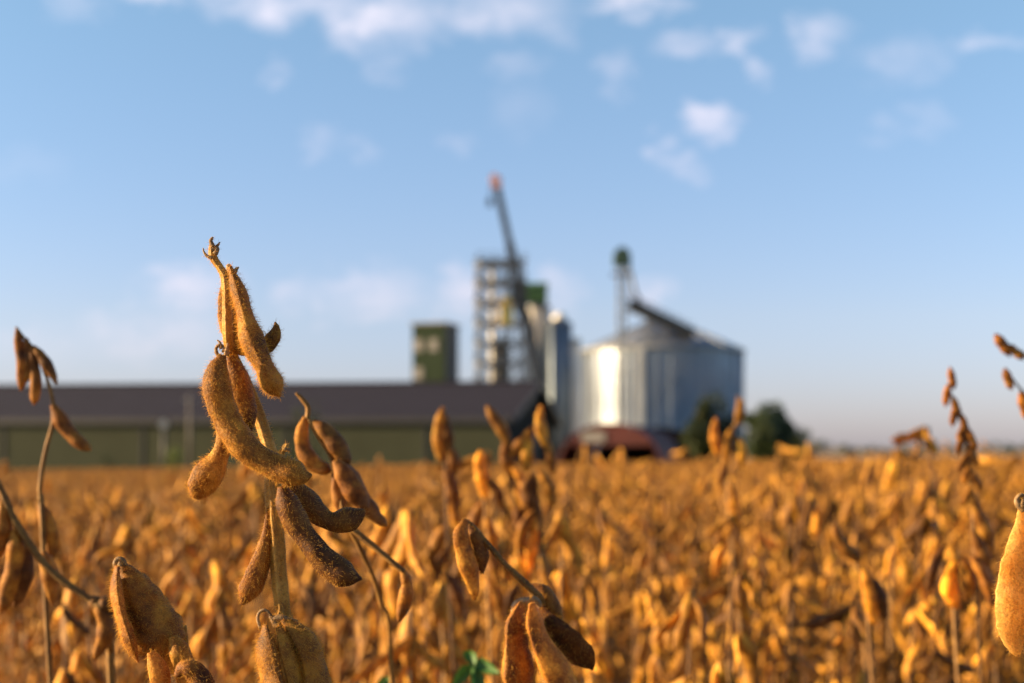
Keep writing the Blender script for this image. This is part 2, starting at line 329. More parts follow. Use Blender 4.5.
# long green storage barn with a dark roof
YAW = R(8); u = Vector((math.cos(YAW), -math.sin(YAW), 0)); v = Vector((math.sin(YAW), math.cos(YAW), 0))
cx = P(506, 448, 125); base = Vector((cx.x, 125, ZC - 2.15))
barn = tag(empty('storage_barn', base, -YAW), 'long low green barn with dark purple-grey roof along the field edge', 'barn')
L, W, EH, RH = 92., 40., 4.55, 8.55          # local x runs left (negative) from the corner, y runs back
w = MB(); w.add([(-L,0,0),(-.02,0,0),(-.02,0,EH),(-L,0,EH),(-L,.3,0),(-.02,.3,0),(-.02,.3,EH),(-L,.3,EH)], [(0,1,2,3),(5,4,7,6),(4,0,3,7),(3,2,6,7),(1,5,6,2),(0,4,5,1)]); w.build('front_wall', M_WALL, barn)
w = MB(); w.add([(-L,W,0),(-.02,W,0),(-.02,W,EH),(-L,W,EH),(-L,W-.3,0),(-.02,W-.3,0),(-.02,W-.3,EH),(-L,W-.3,EH)], [(1,0,3,2),(4,5,6,7),(4,7,3,0),(3,7,6,2),(1,2,6,5),(0,1,5,4)]); w.build('back_wall', M_WALL, barn)
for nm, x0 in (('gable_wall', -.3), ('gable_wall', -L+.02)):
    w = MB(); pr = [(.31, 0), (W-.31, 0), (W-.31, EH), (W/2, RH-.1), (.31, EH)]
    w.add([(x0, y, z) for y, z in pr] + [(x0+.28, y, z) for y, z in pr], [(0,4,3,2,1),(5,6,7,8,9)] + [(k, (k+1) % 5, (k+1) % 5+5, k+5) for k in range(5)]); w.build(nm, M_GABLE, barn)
r = MB(); ov = .18; sl_ = (RH-EH)/(W/2); e0 = EH - ov*sl_
pr = [(-ov, e0), (W/2, RH), (W+ov, e0), (W+ov, e0+.25), (W/2, RH+.25), (-ov, e0+.25)]
r.add([(-L-.5, y, z+.06) for y, z in pr] + [(.7, y, z+.06) for y, z in pr], [(0,5,4,1),(1,4,3,2),(6,7,10,11),(7,8,9,10)] + [(k, (k+1) % 6, (k+1) % 6+6, k+6) for k in range(6)])
roof = r.build('roof', M_ROOF, barn)
r = MB(); r.box((-L/2, W/2, RH+.36), (L, .9, .16)); r.build('ridge_cap', M_ROOF, roof)
r = MB(); r.box((-L/2, -ov-.1, e0+.08), (L+1, .18, .5)); r.build('gutter', M_TRIM, barn)
r = MB(); r.bar((.76, -ov, e0+.1), (.76, W/2, RH+.1), .12, .5); r.bar((.76, W+ov, e0+.1), (.76, W/2, RH+.1), .12, .5); r.build('barge_board', M_TRIM, roof)
for x in (-7.2, -20., -33.5, -47.):
    r = MB(); r.box((x, -.045, EH/2), (.2, .07, EH-.1)); r.build('downpipe', M_TRIM, barn)
r = MB(); r.box((-.01+.03, W/2, 2.1), (.08, 6, 4.2)); d_ = r.build('sliding_door', M_TRIM, barn)

def at_base(px, d): x = (px-512)/F*d; return Vector((x, d, zg(x, d) - .05))
def hgt(py, d): return ZC + (HY-py)/F*d

# green block tower behind the barn
d = 180.; s = d/F; p = at_base(436, d); H = hgt(326, d) - p.z
tw = tag(empty('green_tower', p, -R(16)), 'green clad block tower with pale window panels rising behind the barn roof', 'tower')
w = MB(); w.box((-.1, 0, H/2), (4.3, 5.0, H)); w.build('body', [M_TOWER], tw)
w = MB(); w.box((2.14, 0, H/2), (.14, 4.9, H-.1)); w.build('painted_side_shade', M_DARK, tw)  # dark sheet standing in for the shade on the tower's right face
w = MB(); w.box((-.05, 0, H+.12), (4.9, 5.5, .24)); w.build('roof', M_PALE, tw)
for (x, z) in ((-1.45, H-2.6), (.55, H-2.6), (-1.45, H-6.1), (.55, H-9.3), (-1.45, H-9.3)):
    f = MB(); f.box((x, -2.53, z), (1.15, .1, 1.5)); f = f.build('window', M_PALE, tw)
    w = MB(); w.box((x, -2.59, z), (.85, .04, 1.2)); w.build('pane', M_PALE, f)

# open steel tower with floors
d = 196.; s = d/F; p = at_base(500, d); H = hgt(262, d) - p.z
tw = tag(empty('lattice_tower', p, R(6)), 'open steel lattice tower with many floors and a yellow machine inside', 'tower')
hw_ = 21.5*s; fr = MB()
for sx in (-1, -.36, .3, 1):
    for sy in (-1, 1): fr.box((sx*hw_, sy*hw_, H/2), (.34, .34, H))
zf = [H - .2 - k*2.75 for k in range(int(H/2.75))]
for z in zf:
    for sy in (-1, 1):
        fr.bar((-hw_, sy*hw_, z-.3), (hw_, sy*hw_, z-.3), .22)
        fr.bar((-hw_, sy*(hw_+.02), z-.2), (0, sy*(hw_+.02), z-2.7), .14); fr.bar((hw_, sy*(hw_+.03), z-.2), (0, sy*(hw_+.03), z-2.7), .14)
    for sx in (-1, 1): fr.bar((sx*hw_, -hw_, z-.3), (sx*hw_, hw_, z-.3), .22)
fr.build('frame', M_STEEL, tw)
for k, z in enumerate(zf):
    f = MB(); f.box((0, 0, z), (2*hw_+.7, 2*hw_+.7, .16)); fl = f.build('platform', M_STEEL, tw)
    f = MB()
    for h in (.55, 1.05):
        for sy in (-1, 1): f.box((0, sy*(hw_+.3), z+h), (2*hw_+.6, .08, .08))
        for sx in (-1, 1): f.box((sx*(hw_+.3), 0, z+h), (.08, 2*hw_+.5, .08))
    for sx in (-1, -.33, .33, 1):
        for sy in (-1, 1): f.box((sx*(hw_+.3), sy*(hw_+.3), z+.55), (.07, .07, 1.0))
    f.build('railing', M_DARK, fl)
f = MB(); f.tube([(-1.0, .4, .2), (-1.0, .4, H+.3)], .35, 12); f.build('duct', M_WHITE, tw)
f = MB(); f.box((.5, -hw_-.75, hgt(318, d)-p.z), (1.7, 1.1, 2.6)); f.box((.5, -hw_-.75, hgt(304, d)-p.z+.2), (1.1, .8, .9)); f.build('grain_cleaner', M_YEL, tw)
f = MB(); f.box((.4, .3, H*.35), (1.9, 1.9, H*.55)); f.build('dryer_column', M_PALE, tw)

# mobile crane, its lower body out of sight behind the barn
d = 176.; top = P(497, 186, d); p = at_base(553, d)
cr = tag(empty('mobile_crane', p), 'dark telescopic crane boom with red head leaning beside the steel tower', 'crane')
ft = P(549, 424, d) - p; tp = top - p; ax = (tp-ft)
for a0, a1, w_ in ((0, .46, 1.3), (.44, .76, 1.0), (.74, 1., .8)):
    m = MB(); m.bar(ft+ax*a0, ft+ax*a1, w_, w_*1.1); m.build('boom_section', M_BOOM, cr)
m = MB(); q = ft + ax*.545; m.box(q + Vector((-.2, -.9, .2)), (2.0, .9, 2.4)); m.box(q + Vector((.1, -.8, -1.6)), (1.5, .8, 1.5)); m.build('work_basket', M_DARK, cr)
m = MB(); m.box(tp + Vector((-.1, 0, .35)), (1.25, 1.1, 1.35)); m.tube([tp+Vector((-.3, -.6, .9)), tp+Vector((-.3, .6, .9))], .55, 16); m.build('boom_head', M_PINK, cr)
m = MB(); m.bar(tp+Vector((-.75, 0, .3)), tp+Vector((-.85, 0, -1.6)), .12); m.box(tp+Vector((-.85, 0, -2.0)), (.7, .5, 1.0)); m.build('hook_block', M_DARK, cr)
m = MB(); m.box((-1.5, 0, 1.35), (11, 2.6, .8)); m.box((-.6, 0, 2.4), (4.2, 2.5, 1.2)); ch = m.build('chassis', M_DARK, cr)
m = MB(); m.box((-6.2, 0, 2.4), (1.7, 2.4, 1.5)); m.build('cab', M_YEL, cr)
for x in (-5.8, -4., 1.2, 2.8):
    for y in (-1.15, 1.15): m = MB(); m.tube([(x, y-.25, .65), (x, y+.25, .65)], .62, 18); m.build('wheel', M_TYRE, cr)

def silo(name, label, px, d, pxw, top_py, apex_py, mat, roofm, rings, ladder=0):
    p = at_base(px, d); r = pxw/2*d/F; H = hgt(top_py, d) - p.z; RHT = hgt(apex_py, d) - p.z - H
    o = tag(empty(name, p), label, 'silo'); m = MB(); m.lathe([(r, 0), (r, H)], 96); m.build('shell', mat, o)
    m = MB(); m.lathe([(r+.22, H-.12), (r+.22, H+.06), (r*.16, H+RHT*.86), (r*.16, H+RHT*.9), (r*.12, H+RHT), (.02, H+RHT+.05)], 72); rf = m.build('cone_roof', roofm, o)
    m = MB()
    for k in range(24):
        a = 2*math.pi*k/24; c_, s_ = math.cos(a), math.sin(a); m.bar((r*c_, r*s_, H+.1), (r*.17*c_, r*.17*s_, H+RHT*.88), .14, .12)
    m.build('roof_rib', roofm, rf)
    m = MB()
    for k in range(rings):
        a = 2*math.pi*k/rings; m.box(((r+.06)*math.cos(a), (r+.06)*math.sin(a), H/2), (.12, .10, H-.1), a)
    m.build('stiffener', mat, o); return o, r, H, RHT
# slim silos beside the lattice tower
o, r, H, RT = silo('slim_silo', 'slim pale silo with a green headhouse on top', 538, 180, 23, 307, 303, M_GALV2, M_CONE, 16)
m = MB(); m.box((-.4, 0, H+1.5), (3.1, 3.0, 2.0)); m.add([(-2.05,-1.6,H+2.52),(1.25,-1.6,H+2.52),(1.25,1.6,H+2.52),(-2.05,1.6,H+2.52),(-2.05,0,H+3.1),(1.25,0,H+3.1)], [(0,1,5,4),(2,3,4,5),(1,2,5),(3,0,4),(3,2,1,0)]); m.build('headhouse', M_GREEN, o)
o, r, H, RT = silo('slim_silo', 'slim blue-grey silo with a pale domed cap for sun glint beside the broad silo', 559.5, 178, 23, 324, 316, M_GALV3, M_CONE, 14)
m = MB(); m.lathe([(.95*math.cos(a), H+RT-.5+.95*math.sin(a)) for a in [R(k) for k in range(0, 90, 9)]], 24); m.build('cap', M_WHITE, o)  # pale colour stands in for the sun glint on the roof top
o = tag(empty('conveyor_leg', at_base(576, 182)), 'pale slender vertical conveyor leg between the slim silo and the broad silo', 'conveyor')
p = o.location; H = hgt(345, 182) - p.z
m = MB(); m.box((-.28, 0, H/2), (.42, .5, H)); m.box((.28, 0, H/2), (.42, .5, H)); m.build('casing', M_WHITE, o)
m = MB(); m.box((0, 0, H+.4), (1.3, .9, .8)); m.build('head', M_WHITE, o)
# broad silo
BS, br, bH, bRT = silo('broad_silo', 'broad shining galvanised steel grain silo with cone roof', 662, 170, 160, 351, 317, M_GALV, M_CONE, 40)
tag(BS)
m = MB(); m.lathe([(br+.3, bH-.25), (br+.34, bH-.1), (br+.3, bH+.02)], 96); m.build('eave_ring', M_STEEL, BS)
m = MB(); m.box((br*math.cos(R(250))*1.01, br*math.sin(R(250))*1.01-.2, bH/2), (.7, .25, bH)); m.build('ladder', M_WHITE, BS)
# roof gallery conveyor above the broad silo
p0 = P(629, 304, 162); p1 = P(693, 335, 162)
o = tag(empty('roof_conveyor', p0), 'dark sloping conveyor gallery lying on the cone roof of the silo', 'conveyor')
q = p1 - p0; m = MB(); m.bar((0,0,0), q, 1.7, 1.3); m.build('gallery', M_DARK, o)
m = MB()
for t_ in np.linspace(0, 1, 9): m.bar(q*t_ + Vector((0, 0, .3)), q*t_ + Vector((0, 0, 1.2)), .09)
m.bar(Vector((0, 0, 1.2)), q + Vector((0, 0, 1.2)), .1); m.build('railing', M_DARK, o)
m = MB()
for t_, dz in ((.3, 1.5), (.6, .9), (.92, .9)): m.bar(q*t_ + Vector((0,0,-.2)), q*t_ + Vector((0, 1.0, -dz-.6)), .25)
m.build('support', M_STEEL, o)
# elevator leg in front of the broad silo
d = 158.; o = tag(empty('elevator_leg', at_base(622, d)), 'tall pale bucket elevator with green head standing before the broad silo', 'elevator')
p = o.location; H = hgt(266, d) - p.z; m = MB(); m.box((-.36, 0, H/2), (.32, .5, H)); m.box((.36, 0, H/2), (.32, .5, H)); m.build('casing', M_MAST, o)
m = MB()
for k in range(14): m.box((0, -.05, 1+k*H/14.), (.5, .2, .16))
m.build('cross_tie', M_STEEL, o)
m = MB(); m.box((0, 0, H+.7), (1.9, 1.0, 1.5)); m.tube([(0, -.55, H+1.3), (0, .55, H+1.3)], .78, 20); m.build('head', M_HEAD, o)
m = MB(); m.box((0, 0, H-1.0), (2.4, 1.6, .15)); m.build('platform', M_DARK, o)
m = MB(); m.tube([(.7, .1, H+.3), (1.6, 3, H-2.2), (3.6, 8.5, H-5.2)], .2, 10); m.build('spout', M_STEEL, o)

def arch(name, label, px0, px1, base_py, top_py, d, depth, yaw, roofm, fascia, opening, sign=None):
    s = d/F; p = at_base((px0+px1)/2, d); hw = (px1-px0)/2*s; H = hgt(top_py, d) - p.z
    o = tag(empty(name, p, yaw), label, 'shed'); n = 24
    pr = [(-hw*math.cos(math.pi*k/n), H*math.sin(math.pi*k/n)**.8) for k in range(n+1)]; pi_ = [(x*.955, z*.95) for x, z in pr]
    m = MB(); b = [(x, 0, z) for x, z in pr] + [(x, depth, z) for x, z in pr] + [(x, 0, z) for x, z in pi_] + [(x, depth, z) for x, z in pi_]; k1 = n+1
    m.add(b, [(k, k+1, k1+k+1, k1+k) for k in range(n)] + [(2*k1+k+1, 2*k1+k, 3*k1+k, 3*k1+k+1) for k in range(n)] + [(k+1, k, 2*k1+k, 2*k1+k+1) for k in range(n)] + [(k1+k, k1+k+1, 3*k1+k+1, 3*k1+k) for k in range(n)], 0, False); m.build('roof', roofm, o)
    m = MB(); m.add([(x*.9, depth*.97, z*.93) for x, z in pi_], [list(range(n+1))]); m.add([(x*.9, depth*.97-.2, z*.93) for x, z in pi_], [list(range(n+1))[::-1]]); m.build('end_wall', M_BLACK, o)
    zc = opening*H; m = MB(); top = [(x, z) for x, z in pi_ if z >= zc]
    poly = [(top[0][0], zc)] + top + [(top[-1][0], zc)]; kk = len(poly)
    m.add([(x*.995, .1, z*.995) for x, z in poly] + [(x*.995, .3, z*.995) for x, z in poly], [list(range(kk))[::-1], list(range(kk, 2*kk))] + [(k, (k+1) % kk, (k+1) % kk + kk, k + kk) for k in range(kk)]); m.build('fascia', fascia, o)
    if sign:
        m = MB(); m.box((sign[0]*s, .05, (hgt(sign[1], d)-p.z)), (sign[2]*s, .09, sign[3]*s)); m.build('sign_board', M_PALE, o)
    return o
arch('open_shed', 'low open fronted shed with red arched roof and pale sign board', 556, 662, 460, 423, 118, 14, R(-14), M_RED, M_RED, .56, (-16, 437, 24, 10))
arch('dark_shed', 'dark brown arched shed between the red roof and the round tree', 596, 712, 460, 427, 134, 18, R(-10), M_BROWNROOF, M_BROWNROOF, .05)

# lamp post, slim pole
d = 121.; o = tag(empty('lamp_post', at_base(164, d)), 'dark lamp post with round pale lamp in front of the green barn wall', 'lamp post'); p = o.location; H = hgt(424, d) - p.z
m = MB(); m.tube([(0, 0, 0), (0, 0, H-.3)], [.2, .16], 10); m.build('pole', M_TRIM, o)
m = MB(); m.tube([(0, -.12, H), (0, .2, H)], .5, 18); m.tube([(0, .2, H), (0, .4, H)], .2, 10); hd = m.build('lamp_head', M_DARK, o)
m = MB(); m.tube([(0, -.19, H), (0, -.13, H)], .38, 18); m.build('lens', M_LAMP, hd)
o = tag(empty('utility_pole', at_base(190, 118)), 'slim weathered wooden pole standing by the green barn wall', 'pole'); p = o.location; H = hgt(394, 118) - p.z
m = MB(); m.tube([(0, 0, 0), (0, 0, H)], [.17, .12], 10); m.build('mast', plain('weathered_wood', (.07, .06, .055)), o)
m = MB(); m.box((0, 0, H-.5), (1.1, .12, .12)); m.build('crossarm', M_STEEL, o)

# trees
def leaf_mat(name, c0, c1):
    m, t, o = new_mat(name); b = nn(t, 'ShaderNodeBsdfPrincipled'); g_ = nn(t, 'ShaderNodeNewGeometry')
    col = ramp(t, g_.outputs['Random Per Island'], [(0, c0), (1, c1)]); lk(t, col, b.inputs['Base Color']); b.inputs['Roughness'].default_value = .6
    tr = nn(t, 'ShaderNodeBsdfTranslucent'); lk(t, col, tr.inputs[0]); mx = nn(t, 'ShaderNodeMixShader'); mx.inputs[0].default_value = .2
    lk(t, b.outputs[0], mx.inputs[1]); lk(t, tr.outputs[0], mx.inputs[2]); lk(t, mx.outputs[0], o.inputs[0]); return m
M_LEAF = leaf_mat('dark_leaves', (.011, .020, .005), (.045, .056, .013)); M_LEAF2 = leaf_mat('bush_leaves', (.013, .026, .006), (.048, .066, .015))
M_LEAF3 = leaf_mat('yellow_leaves', (.06, .09, .02), (.16, .18, .04)); M_BARK = plain('bark', (.09, .065, .045), .9)
def tree(name, label, px, d, w_px, top_py, mat, n=2600, trunk=.25, leaf=.28, group=None, lobes=11, cat='tree', low=.12):
    p = at_base(px, d); s = d/F; Wd = w_px*s/2; H = hgt(top_py, d) - p.z
    o = tag(empty(name, p), label, cat, group); m = MB()
    m.tube([(0, 0, 0), (.03*H, .02*H, H*.35), (-.02*H, 0, H*.7)], [trunk, trunk*.7, trunk*.3], 8)
    for k in range(5):
        a = k*2.4; m.tube([(0, 0, H*(.22+.08*k)), (math.cos(a)*Wd*.6, math.sin(a)*Wd*.6, H*(.45+.08*k))], [trunk*.45, trunk*.12], 6)
    m.build('trunk', M_BARK, o); ctr = []
    for k in range(lobes):
        a = random.uniform(0, 6.28); z = random.uniform(low+.12, .84); rr = Wd*.8*math.sqrt(max(.05, 1-((z-.42)/.56)**2))*random.uniform(.5, 1)
        ctr.append((math.cos(a)*rr, math.sin(a)*rr, z*H, random.uniform(.17, .42)*min(Wd, H*.55)))
    ctr += [(0, 0, H*.84, .2*H), (0, 0, H*.5, .52*Wd), (.3*Wd, 0, H*.3, .4*Wd), (-.35*Wd, 0, H*.32, .4*Wd)]; m = MB()
    for k in range(n):
        c = random.choice(ctr); q = Vector((random.gauss(0, 1), random.gauss(0, 1), random.gauss(0, .85))).normalized()*c[3]*random.uniform(.55, 1.08)
        q = Vector(c[:3]) + q
        if q.z > H*1.04 or q.z < low*H*.6: continue
        a = Vector((random.gauss(0, 1), random.gauss(0, 1), random.gauss(0, 1))).normalized()*leaf*random.uniform(.6, 1.3); b_ = a.orthogonal().normalized()*leaf*.45
        m.add([q-a*.5, q+b_*.5, q+a*.5, q-b_*.5], [(0, 1, 2, 3)])
    m.build('crown', mat, o); return o
tree('round_tree', 'dark round tree standing against the right flank of the broad silo', 713, 112, 60, 394, M_LEAF, 7500, .22, .38, lobes=19)
tree('bushy_tree', 'broad dark green bushy tree standing alone beside the silo', 771, 106, 66, 402, M_LEAF2, 8000, .2, .38, lobes=19)
tree('shrub', 'small green shrub at the foot of the lamp post by the barn', 173, 119, 30, 445, M_LEAF3, 1500, .06, .16, cat='shrub', low=0.)
tree('shrub', 'low dark shrub before the barn wall below the drooping pods', 110, 120, 18, 453, M_LEAF, 700, .05, .14, cat='shrub', low=0.)
tree('conifer_shrub', 'tall narrow dark shrub before the barn wall behind the twin-pod plant', 306, 120, 34, 396, M_LEAF, 1900, .1, .2, cat='shrub', low=.02)
tree('low_bush', 'low dark bush tapering away at the foot of the bushy tree', 803, 104, 40, 428, M_LEAF2, 1500, .1, .32, cat='bush', low=0.)
for k, (px, py, wd) in enumerate([(822, 443, 40), (845, 447, 30), (872, 449, 44), (903, 447, 50), (930, 445, 46), (962, 446, 52), (995, 444, 58), (1025, 446, 60), (798, 445, 40)]):
    tree('distant_tree', 'small hazy tree far off on the horizon beyond the bushy tree', px, 520 + 23*((k*5) % 4), wd, py-3, M_LEAF2, 700, .3, .9, 'trees on the horizon', low=.02)

# ------------------------------------------------------------------ soybean plants traced one by one
def part_obj(name, me, parent, color=(1, 1, 1), label=None):
    o = bpy.data.objects.new(name, me); COL.objects.link(o); o.parent = parent; o.color = (*color, 1)
    if label: o['label'] = label
    return o
def traced(label, d, stems, pods, hair=0., calyx=(), group=None, hl=.0018, mats=None, foot=None, sc=(.38,.33,.30), fill=0, hr=.000036):
    """stems / pods: control points (column, row, half width) at distance d with real thickness; root at the soil below"""
    s = d/F; last = stems[0][-1]
    fx = P(last[0], last[1], d); foot = foot or Vector((fx.x + random.uniform(-.04, .04), d + .03, 0)); foot = Vector((foot[0], foot[1], zg(foot[0], foot[1])))
    root = tag(empty('soybean_plant', foot), label, 'soybean plant', group); off = np.array(foot)
    mp, ms = mats or ((M_FPOD, M_FSTEM) if d > .86 else (M_POD, M_STEM))
    for k, st in enumerate(stems):
        C = [P(a, b, d + (c[0] if c else 0)) for a, b, _, *c in st]; rad = [h*s*(.65 if fill else 1) for _, _, h, *c in st]
        if k == 0:
            e = C[-1]; C += [e.lerp(foot, .3) + Vector((.01, .0, 0)), e.lerp(foot, .7) + Vector((-.01, 0, 0)), foot]; rad += [rad[-1]*1.05, rad[-1]*1.2, rad[-1]*1.3]
        V, q = tube_geo(np.array(C), rad, 64 if k == 0 else 26, 20, .26 if hair > 2 else .14); T = np.zeros((0, 3), int)
        if hair:
            hv, ht = hairs(V, q[(V[q[:, 0]][:, 2] > .85)], hair*1.1, hl*.8, hr); T = ht + len(V); V = np.vstack([V, hv])
        part_obj('stem' if k == 0 else 'branch', np_mesh('stem', V - off, q, T, [ms, M_HAIR]), root, (1,1,1) if hair > 2 or d > .86 else sc)
    lowest = max(pt[1] for pd in pods for pt in pd['p'])
    if fill and lowest < 640:
        ax = np.array([(a, b) for a, b, *_ in stems[0]]); yy = max(lowest - 10, fill); unit = .036*F/d
        while yy < 585:
            xx = float(np.interp(yy, ax[:, 1], ax[:, 0])); k = random.choice((-1, 1)); sw = random.uniform(.15, .55)*k; ln = unit*random.uniform(.7, 1.1); w_ = ln*.14
            pods = pods + [dict(p=[(xx, yy, w_*.4), (xx+sw*ln*.5, yy+ln*.3, w_), (xx+sw*ln*.8, yy+ln*.65, w_*.9), (xx+sw*ln*.9, yy+ln, 1)], roll=random.uniform(0, 70), dd=random.uniform(-.012, .008), c=random.choice(((1.25, 1.2, 1), (1, .95, .9), (.8, .7, .65), (1.1, 1.05, .95))), nr=20)]
            yy += unit*random.uniform(.35, .7)
    for pd in pods:
        pts = pd['p']; C = [P(a, b, d + pd.get('dd', 0) + (c[0] if c else 0)) for a, b, _, *c in pts]; hw = [h*s for _, _, h, *c in pts]
        V, q = pod_geo(np.array(C), hw, R(pd.get('roll', 20)), pd.get('flat', .72), pd.get('seeds', 3), pd.get('nr', 40), 24, wrinkle=pd.get('wr', .05), bump=pd.get('bump', .26))
        T = np.zeros((0, 3), int)
        if hair:
            hv, ht = hairs(V, q, hair*pd.get('hair', 1.), hl, hr); T = ht + len(V); V = np.vstack([V, hv])
        part_obj('seed_pod', np_mesh('seed_pod', V - off, q, T, [M_HULL if pd.get('m') else mp, M_HAIR]), root, pd.get('c', (1, 1, 1)), pd.get('label'))
    for cl in calyx:
        C = [P(a, b, d + (c[0] if c else -.003)) for a, b, _, *c in cl]; V, q = tube_geo(np.array(C), [h*s for _, _, h, *c in cl], 18, 8)
        T = np.zeros((0, 3), int)
        if hair:
            hv, ht = hairs(V, q, hair*1.0, hl*.6, hr); T = ht + len(V); V = np.vstack([V, hv])
        part_obj('calyx', np_mesh('calyx', V - off, q, T, [M_DRY, M_HAIR]), root)
    return root

# A: the sharp plant in front
traced('sharp fuzzy brown soybean plant with clusters of plump pods, tallest against the sky', .452,
  stems=[[(212,243,2.0),(212,251,3.2),(214,259,3.4),(220,268,3.2),(226,280,4),(227,310,4.2),(228,335,4.4),(231,352,5,.004),(241,374,5.2,.009),(252,398,5.4,.01),(263,428,5.6,.01),(271,458,6.2,.006),(273,490,7.2),(276,535,7),(279,575,6.8),(283,614,6.6),(287,650,7,.006),(289,690,7,.006)],
         [(278,458,3),(282,452,2.4),(286,446,2.2),(287,444,1.6)]],
  pods=[dict(p=[(230,267,3),(235,281,5.5),(241,300,9.5),(246,320,11),(252,340,11.5),(261,360,12.5),(269,377,12.5),(275,389,9),(280,397,1.2)], roll=96, dd=-.006, flat=.8, seeds=3, hair=1.3),
        dict(p=[(229,274,3.5),(227,296,8),(229,316,10.5),(235,334,11),(243,349,7.5),(249,355,1.5)], roll=30, dd=.004),
        dict(p=[(250,340,5,.002),(259,346,8),(267,345,8.5),(274,336,7.5),(276,328,4.5),(275,322,.8)], roll=25, dd=.003, seeds=1),
        dict(p=[(223,355,3.5),(218,369,9.5),(217,386,13),(221,404,13.5),(228,421,13.5),(237,437,13.5),(248,450,13),(262,460,12.5),(278,468,13.5),(293,473,13),(304,476,8),(312,475,1.2)], roll=24, dd=-.012, flat=.8, nr=56, seeds=3.0),
        dict(p=[(227,360,4,.006),(225,395,11,.006),(226,425,10,.003),(224,445,8.5),(218,459,9.5),(210,472,14),(202,484,14.5),(195,492,10),(190,495,1.5)], roll=25, dd=-.001, flat=.82, nr=46, seeds=2.6),
        dict(p=[(230,356,3.5),(238,375,9.5),(244,398,11),(248,417,8.5),(250,433,1.5)], roll=40, dd=.001, seeds=2, c=(.8,.72,.7)),
        dict(p=[(282,486,4.5),(287,502,10.5),(296,522,12.5),(309,541,10.5),(321,556,12),(335,569,14),(348,576,10.5),(362,579,1)], roll=18, dd=-.009, flat=.8, seeds=3, c=(.5,.42,.4), hair=.5),  # tint darkened to carry the shade on this pod
        dict(p=[(290,482,6.5),(303,498,12),(317,513,11),(330,521,9.5),(343,521,12),(354,517,11),(361,513,6),(365,510,1)], roll=20, dd=.003, flat=.8, seeds=2.5, c=(.6,.5,.48), hair=.6),  # shade on this rear pod is also put into its tint
        dict(p=[(269,508,2.5),(267,532,4.5),(263,553,8),(257,573,11.5),(250,589,11),(245,599,6),(242,605,1)], roll=28, dd=-.001, seeds=2, flat=.8, c=(.8,.7,.66)),
        dict(p=[(265,625,3),(266,643,10),(269,664,14.5),(274,690,17),(279,716,15),(284,740,2)], roll=122, dd=-.008, flat=.6, seeds=2),
        dict(p=[(283,619,4),(297,633,10),(309,650,14.5),(315,674,15),(316,700,14),(312,728,2)], roll=72, dd=-.003, flat=.75, seeds=2),
        dict(p=[(278,626,3),(287,648,7.5),(296,678,10),(301,708,8),(303,728,1.5)], roll=70, dd=-.007, flat=.5, seeds=2, c=(1.15,1.1,1)),
        ], hair=2.7,
  calyx=[[(212,258,2.0),(207,256,1.5),(204,252,1.0),(203,248,.5)], [(211,250,2.4),(215,248,2.0),(218,245,1.3),(220,242,.5)], [(213,247,2.6),(211,241,2.),(213,237,1.)], [(215,254,2.8),(217,249,2.4),(217,246,1.2)],
         [(230,272,2.5),(229,267,3),(231,265,1.5)], [(234,274,2.2),(236,270,2),(239,267,.6)],
         [(223,358,2.6),(218,355,2),(216,349,1.7),(219,345,1.5),(223,346,1.1),(224,350,.7)], [(226,356,3),(227,349,2.4),(228,343,1)], [(221,349,1.8),(220,343,1.4),(217,340,.6)], [(229,354,2.4),(225,350,2),(222,352,1)],
         [(281,458,3),(276,456,2.4),(272,455,1)], [(285,449,2),(289,450,1.5),(291,452,.7)],
         [(261,629,2),(258,620,1.8),(259,613,1.7),(264,610,1.7),(269,613,1.7),(273,622,2),(275,628,1.5)], [(272,620,2.8),(278,618,4),(284,619,4),(290,623,2)], [(270,616,2),(275,622,3.5),(281,628,3),(286,634,1)], [(284,617,1.8),(292,619,1.2),(298,621,.5)]])
# D: low pods at the bottom left
traced('sharp wrinkled broad pods with a curled tip low before the field, bottom left', .462,
  stems=[[(119,563,3,.01),(136,592,4,.014),(158,632,4.4,.016),(176,668,4.6,.014),(186,700,5,.01)]],
  pods=[dict(p=[(117,566,3.5),(116,585,6.5),(119,607,8.5),(125,628,9),(132,648,6.5),(138,663,1)], roll=112, dd=-.006, flat=.5, seeds=2, c=(1.25,1.15,1)),
        dict(p=[(122,564,4),(132,582,13),(144,602,19),(156,624,22),(165,644,20),(171,660,13),(174,674,2)], roll=28, flat=.85, seeds=2.5, wr=.12),
        dict(p=[(151,652,4),(156,664,8),(161,680,9),(166,702,3)], roll=40, dd=-.012, seeds=1, c=(1.3,1.25,1.2)),
        dict(p=[(173,636,4),(179,650,9),(185,668,10.5),(190,690,9),(194,708,2)], roll=20, dd=-.008, seeds=2, c=(1.1,1.1,1.1)),
        dict(p=[(176,676,3),(183,669,7),(193,671,10),(202,683,11),(208,700,8),(211,716,1.5)], roll=10, dd=-.016, seeds=2, c=(.6,.5,.45))],
  hair=2.2, calyx=[[(118,570,3),(115,564,2.6),(118,559,2.4),(123,560,2.4),(126,566,2)], [(120,566,3.4),(121,562,2.6),(124,561,1.2)]])
